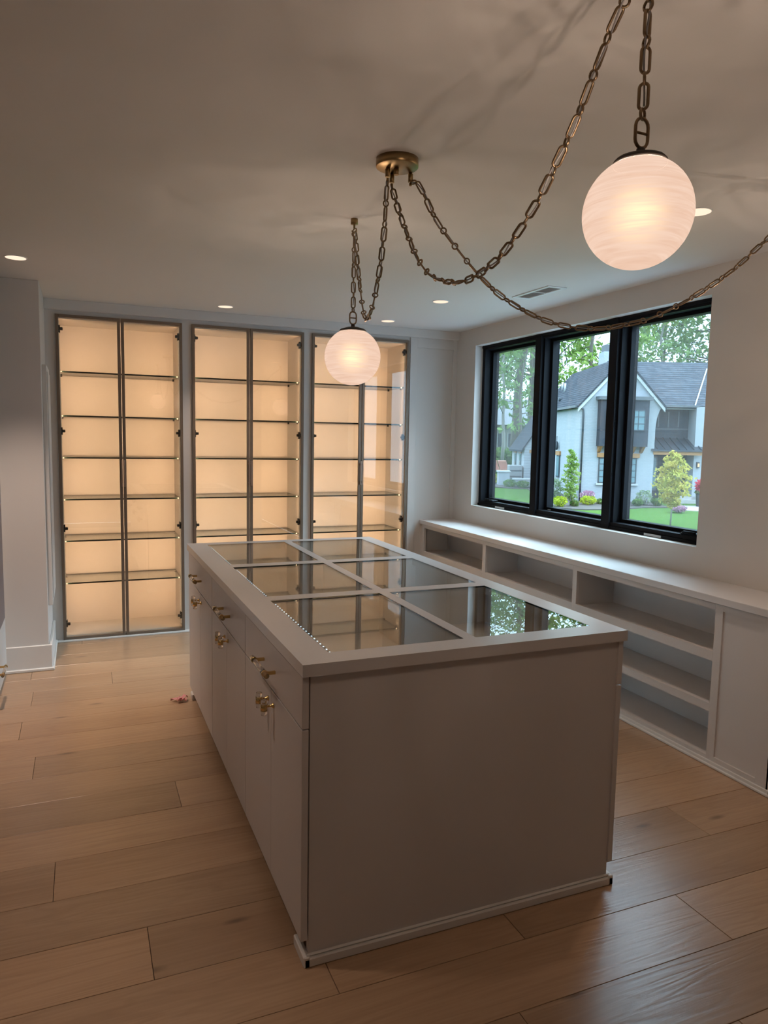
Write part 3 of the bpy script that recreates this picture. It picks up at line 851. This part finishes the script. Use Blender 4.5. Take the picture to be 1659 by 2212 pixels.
pr_ = epart('porch_roof', MB().slab([(13.2, 35.9, 1.2), (15.95, 35.9, 1.2), (15.5, 37.2, 1.78), (13.2, 37.2, 1.78)], .08), M['metalr'], hs)
for i in range(7):
    x = 13.5+i*.36
    esub('seam', MB().hexa([(x-.015, 35.9, 1.2), (x+.015, 35.9, 1.2), (x-.02+.015, 37.2, 1.78), (x-.05, 37.2, 1.78), (x-.015, 35.9, 1.25), (x+.015, 35.9, 1.25), (x-.005, 37.2, 1.83), (x-.05, 37.2, 1.83)]), M['metalr'], pr_)
epart('porch_beam', MB().box(13.3, 15.8, 35.98, 36.2, .95, 1.13), M['cedar'], hs)
dr = epart('front_door', MB().box(14.55, 15.4, 37.1, 37.2, -1.0, .85), M['hdark'], hs)
esub('pane', MB().box(14.75, 15.2, 37.08, 37.1, -.35, .7), M['hglass'], dr)
w = epart('porch_window', MB().box(13.36, 13.95, 37.1, 37.2, -.9, .85), M['greyl'], hs)
esub('pane', MB().box(13.42, 13.88, 37.08, 37.1, -.8, .78), M['hglass'], w)
for i in range(3): epart('step', MB().box(14.3-.1*i, 15.75, 36.6-.3*i, 37.1, G36-.3, -.98-.15*i), M['conc'], hs)
sc = epart('wall_lantern', MB().box(15.6, 15.72, 36.18, 36.3, .32, .62), M['hdark'], hs)
esub('lamp', MB().box(15.62, 15.70, 36.15, 36.18, .38, .55), M['lamp'], sc)
bay = epart('bay_window', MB().box(10.45, 12.82, 35.5, 36.0, 1.33, 3.6), M['greyp'], hs)
esub('cornice', MB().box(10.34, 12.96, 35.4, 36.0, 3.58, 3.75), M['greyl'], bay)
def winset(name, x0, x1, y, z0, z1, nx, nz, parent):
    w = epart(name, MB().box(x0, x1, y, y+.06, z0, z0+.05).box(x0, x1, y, y+.06, z1-.05, z1).box(x0, x0+.05, y, y+.06, z0, z1).box(x1-.05, x1, y, y+.06, z0, z1), M['hdark'], parent)
    esub('pane', MB().box(x0+.04, x1-.04, y+.03, y+.05, z0+.04, z1-.04), M['hglass'], w)
    q = MB()
    for i in range(1, nx): x = x0+(x1-x0)*i/nx; q.box(x-.015, x+.015, y+.01, y+.03, z0+.04, z1-.04)
    for i in range(1, nz): z = z0+(z1-z0)*i/nz; q.box(x0+.04, x1-.04, y+.01, y+.03, z-.015, z+.015)
    esub('muntin', q, M['hdark'], w)
    return w
winset('upper_window', 10.72, 11.35, 35.44, 2.1, 3.12, 2, 3, hs)
winset('upper_window', 11.95, 12.65, 35.44, 2.1, 3.12, 2, 3, hs)
winset('lower_window', 10.61, 12.50, 35.94, -.5, .76, 6, 4, hs)
epart('lintel', MB().box(10.52, 12.6, 35.86, 36.0, .78, .99), M['cedar'], hs)
epart('sill', MB().box(10.5, 12.6, 35.88, 36.0, -.6, -.51), M['whitep'], hs)
for x in (10.58, 11.0, 12.25, 12.68):
    epart('corbel', MB().prism([(35.55, 1.33), (36, 1.33), (36, 1.0), (35.9, 1.05)], 0, x-.07, x+.07), M['cedar'], hs)
epart('downspout', MB().tube([(9.5, 35.95, 3.25), (9.72, 35.93, 3.12), (9.74, 35.93, 2.9), (9.74, 35.93, G36)], .045, 8), M['hdark'], hs)
w = epart('side_window', MB().box(9.55, 9.6, 39.7, 40.4, -.45, .75), M['hdark'], hs)
esub('pane', MB().box(9.53, 9.55, 39.78, 40.32, -.38, .7), M['hglass'], w)
epart('side_lintel', MB().box(9.5, 9.6, 39.6, 40.5, .76, .98), M['cedar'], hs)
epart('wall_lantern', MB().lathe([(.06, 1.05), (.1, 1.15), (.1, 1.4), (.02, 1.55), (.02, 1.8)], 10, (9.46, 40.1, 0)), M['hdark'], hs)
ch = epart('chimney', MB().box(12.1, 13.1, 41, 42, 4.5, 6.55), M['wbrick'], hs)
esub('chimney_cap', MB().box(12.2, 13.0, 41.1, 41.9, 6.55, 6.95), M['greyl'], ch)
for (t, d) in ((.55, 44.2), (.48, 42.9)):
    a, z = 9.42+2.2*t, 3.28+2.44*t
    epart('vent_pipe', MB().lathe([(.06, -.1), (.06, .45)], 10, (a, d, z)), M['whitep'], hs)
for (t, d) in ((.25, 42.6), (.22, 41.6)):
    a, z = 9.42+2.2*t, 3.28+2.44*t
    epart('roof_vent', MB().box(a-.1, a+.1, d-.12, d+.12, z, z+.16, .03), M['hdark'], hs)
# single-storey wing
wg = ething('garden_room', (9.2, 46, GZF(44)), 'white sided single-storey wing with slate roof behind the house', 'house')
zb = GZF(44)-.3
epart('front_wall', MB().prism([(8.45, zb), (8.45, 1.1), (10.6, 4.3), (12.5, 1.1), (12.5, zb)], 1, 44, 44.2), M['siding'], wg)
epart('side_wall', MB().box(8.45, 8.65, 44.2, 48.2, zb-.2, 1.2), M['wbrick'], wg)
epart('roof', MB().slab([(8.25, 43.9, .95), (10.6, 43.9, 4.45), (10.6, 48.4, 4.45), (8.25, 48.4, .95)], .12), M['shingle'], wg)
for y in (44.9, 46.6):
    w = epart('side_window', MB().box(8.41, 8.45, y, y+.55, -.5, .72), M['hdark'], wg)
    esub('pane', MB().box(8.40, 8.41, y+.06, y+.49, -.42, .66), M['hglass'], w)
    epart('side_lintel', MB().box(8.38, 8.45, y-.08, y+.63, .74, .95), M['cedar'], wg)
w = epart('front_window', MB().box(8.85, 9.4, 43.95, 44, -.55, .75), M['hdark'], wg)
esub('pane', MB().box(8.91, 9.34, 43.94, 43.95, -.48, .69), M['hglass'], w)
epart('front_lintel', MB().box(8.75, 9.5, 43.9, 44, .77, .97), M['cedar'], wg)
# low garden wall, condenser, loungers
gw = ething('garden_wall', (7.9, 42.5, GZF(42.5)), 'low white brick garden wall with end pier on the lawn', 'wall')
z = GZF(42)
epart('wall_run', MB().box(7.55, 9.6, 42.2, 42.45, z-.2, z+.45), M['wbrick'], gw)
epart('pier', MB().box(6.75, 7.4, 42.8, 43.4, z-.2, z+.85), M['wbrick'], gw)
epart('pier_cap', MB().box(6.7, 7.45, 42.75, 43.45, z+.85, z+.93), M['whitep'], gw)
epart('wall_cap', MB().box(7.5, 9.6, 42.15, 42.5, z+.45, z+.53), M['whitep'], gw)
z = GZF(44)
ac = ething('condenser_unit', (7.95, 44.3, z), 'grey outdoor air conditioning condenser beside the wing', 'condenser')
epart('casing', MB().box(7.55, 8.35, 43.9, 44.7, z, z+1.15, .03), M['acm'], ac)
epart('grille', MB().box(7.6, 8.3, 43.88, 43.9, z+.1, z+.16).box(7.6, 8.3, 43.88, 43.9, z+.45, z+.5).box(7.6, 8.3, 43.88, 43.9, z+.8, z+.85), M['hdark'], ac)
z = GZF(50)
for i, (a, lb) in enumerate(((7.7, 'salmon reclining garden chair nearest the condenser'), (8.35, 'salmon garden chair just behind the condenser'))):
    t = ething('garden_chair', (a, 50, z), lb, 'chair', 'salmon garden chairs')
    epart('seat', MB().hexa([(a-.3, 49.6, z+.35), (a+.3, 49.6, z+.35), (a+.3, 50.3, z+.28), (a-.3, 50.3, z+.28), (a-.3, 49.6, z+.43), (a+.3, 49.6, z+.43), (a+.3, 50.3, z+.36), (a-.3, 50.3, z+.36)]), M['salmon'], t)
    epart('backrest', MB().hexa([(a-.55, 50.2, z+.95), (a+.05, 50.2, z+.95), (a+.3, 50.3, z+.3), (a-.3, 50.3, z+.3), (a-.55, 50.3, z+1.0), (a+.05, 50.3, z+1.0), (a+.3, 50.4, z+.35), (a-.3, 50.4, z+.35)]), M['salmon'], t)
    for lx in (-.26, .26):
        for ly in (49.65, 50.25): epart('leg', MB().tube([(a+lx, ly, z), (a+lx, ly, z+.35)], .03, 6), M['hdark'], t)
t = ething('garden_sofa', (6.95, 52, GZF(52)), 'dark wicker garden sofa at the far lawn edge', 'sofa')
z = GZF(52)
epart('base', MB().box(6.5, 7.5, 51.7, 52.5, z, z+.45, .04), M['pot'], t)
epart('back', MB().box(6.5, 7.5, 52.4, 52.6, z+.45, z+.95, .04), M['pot'], t)
fh = ething('neighbour_house', (12.5, 78, GZF(60)), 'beige single-storey house far behind the trees', 'house')
z = GZF(60)
epart('wall', MB().box(9, 16.5, 77, 84, z-.3, 3.2), M['farw'], fh)
epart('roof', MB().prism([(76.3, 3.1), (80.5, 6.0), (84.7, 3.1)], 0, 8.6, 17), M['farr'], fh)
for x in (11.9, 13.0, 14.2):
    w = epart('window', MB().box(x, x+.75, 76.95, 77, .8, 2.2), M['hdark'], fh)
    esub('frame', MB().box(x-.06, x, 76.93, 77, .74, 2.26).box(x+.75, x+.81, 76.93, 77, .74, 2.26), M['whitep'], w)

# --- planting
def foliage(pts, sz, seed):
    rs = np.random.default_rng(seed); n = len(pts)
    u = rs.normal(size=(n, 3)); u /= np.linalg.norm(u, axis=1)[:, None]
    w = np.cross(u, rs.normal(size=(n, 3))); w /= np.linalg.norm(w, axis=1)[:, None]
    s = (sz*rs.uniform(.6, 1.3, n))[:, None]
    v = np.stack([pts-u*s, pts+w*s*.45, pts+u*s, pts-w*s*.45], 1).reshape(-1, 3)
    me = bpy.data.meshes.new('foliage')
    me.from_pydata(v.tolist(), [], np.arange(4*n).reshape(-1, 4).tolist())
    return me
def add_leaves(name, pts, sz, seed, mt, parent):
    me = foliage(np.asarray(pts), sz, seed); me.materials.append(mt)
    o = bpy.data.objects.new(name, me); COL.objects.link(o); o.parent = parent; o.location = -OFF[parent.name]
    o['kind'] = 'stuff'
    return o
def ell(rs, n, c, r, hollow=.5):
    d = rs.normal(size=(n, 3)); d /= np.linalg.norm(d, axis=1)[:, None]
    return np.array(c)+d*(rs.uniform(hollow, 1, n)[:, None]**.7)*np.array(r)
def tree(seed, a, d, h, spread, label, mt, bark, tr, nleaf, lean=0, low=.3, sz=.24):
    rs = np.random.default_rng(seed); z0 = GZF(min(d, 60))
    t = ething('tree', (a, d, z0), label, 'tree', 'tall trees behind the house')
    q = MB(); tips = []
    top = Vector((a+lean, d, z0+h*.93)); P = []
    for i in range(9):
        f = i/8; P.append(Vector((a+lean*f+rs.normal()*.12*f*2, d+rs.normal()*.1, z0+h*.93*f)))
    q.tube(P, [tr*(1-.85*i/8) for i in range(9)], 8)
    nb = 20
    for i in range(nb):
        f = low+(.97-low)*(i+rs.uniform(0, .6))/nb; f = min(f, .97)
        p = P[int(f*8)].lerp(P[min(8, int(f*8)+1)], f*8-int(f*8))
        az = rs.uniform(0, 6.283); L = spread*(1.05-.7*abs(f-.55))*rs.uniform(.6, 1.1)
        e = p+Vector((math.cos(az)*L, math.sin(az)*L, L*rs.uniform(.25, .8)))
        mid = p.lerp(e, .5)+Vector((0, 0, -.12*L))+Vector(rs.normal(size=3)*.1*L)
        r0 = tr*.35*(1-.6*f)
        q.tube([p, mid, e], [r0, r0*.6, r0*.15], 5)
        tips += [(e, L*.32), (mid, L*.22), (mid.lerp(e, .5), L*.28)]
        for k in range(2):
            b2 = mid.lerp(e, rs.uniform(.2, .8)); e2 = b2+Vector(rs.normal(size=3)*L*.33)
            q.tube([b2, e2], [r0*.4, r0*.1], 4); tips.append((e2, L*.26))
    epart('trunk', q, bark, t)
    per = max(4, nleaf//len(tips)); pts = []
    for c, r in tips: pts.append(ell(rs, per, c, (r*1.2, r*1.2, r*.6), .0))
    add_leaves('foliage', np.concatenate(pts), sz, seed, mt, t)
TR = [ # pixel-free: lateral offset, distance, height, spread
    (10.6, 60, 27, 5.0, 'tree', 'bark', .42, 1900, 1.2, 'tall tree with a thick leaning trunk seen in the left window pane'),
    (12.6, 62, 25, 4.6, 'tree', 'bark', .33, 1500, -.5, 'tall tree half hidden by the first window mullion'),
    (8.9, 55, 17, 3.0, 'tree', 'barkp', .14, 900, 0, 'slender pale-trunked tree at the left of the left pane'),
    (8.95, 50, 12, 2.4, 'tree', 'bark', .15, 600, .9, 'slim dark-trunked tree before the beige far house'),
    (15.2, 56, 20, 4.6, 'treeb', 'bark', .24, 3000, .7, 'bright leafy tree over the white gable in the middle pane'),
    (19.0, 62, 22, 4.5, 'treeb', 'bark', .26, 2000, 0, 'bright green tree behind the chimney'),
    (22.5, 60, 18, 4.2, 'tree', 'barkp', .2, 1700, 0, 'tree with a pale thin trunk above the main roof'),
    (25.2, 58, 18.5, 4.8, 'tree', 'bark', .36, 1700, .8, 'forked dark-trunked tree above the porch roof'),
    (27.2, 61, 17.5, 4.2, 'tree', 'bark', .22, 1300, .6, 'tree at the right edge of the right pane'),
    (25.6, 68, 19, 4.6, 'tree', 'bark', .25, 1200, 0, 'background tree between the pale trunk and the forked tree'),
    (10.9, 76, 23, 5.5, 'tree', 'bark', .25, 1600, 0, 'distant tree behind the beige house, leftmost'),
    (14.6, 74, 24, 5.5, 'tree', 'bark', .25, 1600, 0, 'distant tree behind the sided wing'),
    (30, 60, 21, 4.5, 'tree', 'bark', .25, 450, 0, 'tree beyond the right window jamb'),
    (7.0, 66, 24, 5, 'tree', 'bark', .25, 1500, 0, 'tree hidden by the left window jamb'),
]
for i, (a, d, h, sp, mt, bk, tr, n, ln, lb) in enumerate(TR): tree(100+i, a, d, h, sp, lb, M[mt], M[bk], tr, n, ln, .25 if mt == 'tree' else .3)
def shrub(name, a, d, r, h, mt, label, n=350, sz=.07, cat='shrub', group='shrubs along the house bed', seed=1):
    rs = np.random.default_rng(seed+int(a*100)); z = GZF(d)+.04
    t = ething(name, (a, d, z), label, cat, group)
    q = MB()
    for k in range(5):
        az = k*1.26; q.tube([(a, d, z), (a+.5*r*math.cos(az), d+.5*r*math.sin(az), z+h*.6)], [.02, .008], 4)
    epart('stem', q, M['bark'], t)
    add_leaves('foliage', ell(rs, n, (a, d, z+h*.5), (r, r, h*.5), .45), sz, 5+int(a*10), M[mt], t)
shrub('lime_shrub', 8.22, 33.7, .34, .5, 'lime', 'lime yellow shrub left of the columnar tree')
shrub('lime_shrub', 9.78, 34.6, .42, .42, 'lime', 'lime yellow shrub in the bed below the gridded window')
shrub('green_shrub', 10.5, 34.9, .24, .26, 'midg', 'low dark green shrub just right of the lime shrub')
shrub('green_shrub', 8.95, 33.9, .2, .28, 'midg', 'small green shrub right of the columnar tree')
shrub('variegated_shrub', 8.6, 37.0, .62, 1.05, 'pale', 'large pale variegated shrub behind the columnar tree', 700)
shrub('flowering_shrub', 10.0, 35.5, .36, .6, 'pinkf', 'pale pink flowering shrub behind the lime shrub')
shrub('leafy_shrub', 12.55, 34.8, .42, .75, 'pale', 'airy pale leafy shrub left of the yellow tree', 350)
shrub('green_shrub', 12.1, 34.4, .25, .35, 'midg', 'low green shrub below the airy pale shrub')
shrub('green_shrub', 13.1, 34.6, .28, .4, 'midg', 'low green shrub just left of the yellow tree')
shrub('pink_shrub', 13.35, 32.6, .34, .32, 'pinkf', 'pink flowering shrub beside the front walk')
shrub('green_shrub', 7.25, 41.9, .42, .45, 'midg', 'spreading grey green shrub before the garden wall')
shrub('green_shrub', 8.0, 41.7, .42, .4, 'midg', 'grey green shrub right along the garden wall')
shrub('yellow_shrub', 6.6, 44.0, .35, .6, 'yel', 'yellow green shrub behind the garden wall pier')
# columnar and yellow young trees
def young(name, a, d, zt, w, mt, label, n, low, shape):
    rs = np.random.default_rng(int(a*77)); z0 = GZF(d); h = zt-z0
    t = ething(name, (a, d, z0), label, 'tree')
    q = MB().tube([(a, d, z0), (a+.02, d, z0+h*.5), (a, d, zt-.1)], [.035, .025, .008], 7)
    pts = []
    for i in range(26):
        f = low+(1-low)*(i+.5)/26; az = i*2.4; rr = w*shape(f)
        e = (a+rr*.75*math.cos(az), d+rr*.75*math.sin(az), z0+h*f+.12)
        q.tube([(a, d, z0+h*f-.1), e], [.012, .004], 4)
        pts.append(ell(rs, n//26, e, (rr*.55+.03, rr*.55+.03, h*.05), 0)); pts.append(ell(rs, n//60, (a, d, z0+h*f), (rr*.6, rr*.6, h*.04), 0))
    epart('trunk', q, M['barkp'], t)
    add_leaves('foliage', np.concatenate(pts), .075, int(a*9), M[mt], t)
young('columnar_tree', 8.78, 34.0, .98, .36, 'treeb', 'narrow columnar young green tree before the white side wall', 950, .12, lambda f: .25+.75*math.sin(math.pi*min(1, (1.02-f)*.9)) if f > .1 else .3)
young('yellow_tree', 11.45, 28.7, 1.05, .66, 'yel', 'young tree with yellow green leaves standing on the lawn', 1900, .27, lambda f: .2+.8*math.sin(math.pi*(1.0-f)/.80) if f > .25 else .2)
pp = ething('potted_plant', (15.2, 34.8, GZF(34.8)), 'tall black pot with red leaved plant by the porch steps', 'plant')
z = GZF(34.8)
epart('pot', MB().lathe([(.12, z), (.17, z+.62), (.2, z+.66), (.17, z+.62)], 16, (15.2, 34.8, 0)), M['pot'], pp)
rs = np.random.default_rng(3)
add_leaves('foliage', ell(rs, 160, (15.2, 34.8, z+1.0), (.2, .2, .32), .1), .12, 3, M['redlf'], pp)
add_leaves('trailing_leaves', ell(rs, 120, (15.2, 34.8, z+.72), (.24, .24, .1), .1), .07, 4, M['midg'], pp)
hg = ething('hedge', (9.5, 57, GZF(57)), 'dark green hedge far across the lawn in the left pane', 'hedge')
rs = np.random.default_rng(8)
z = GZF(57)
pts = np.stack([rs.uniform(6, 14, 2600), rs.uniform(56, 58, 2600), z+rs.uniform(0, 1.5, 2600)*(.85+.15*np.sin(np.arange(2600)))], 1)
add_leaves('foliage', pts, .22, 8, M['midg'], hg)
q = MB()
for i in range(16): q.tube([(6.2+i*.5, 57, z), (6.2+i*.5, 57, z+1)], .05, 5)
epart('stem', q, M['bark'], hg)
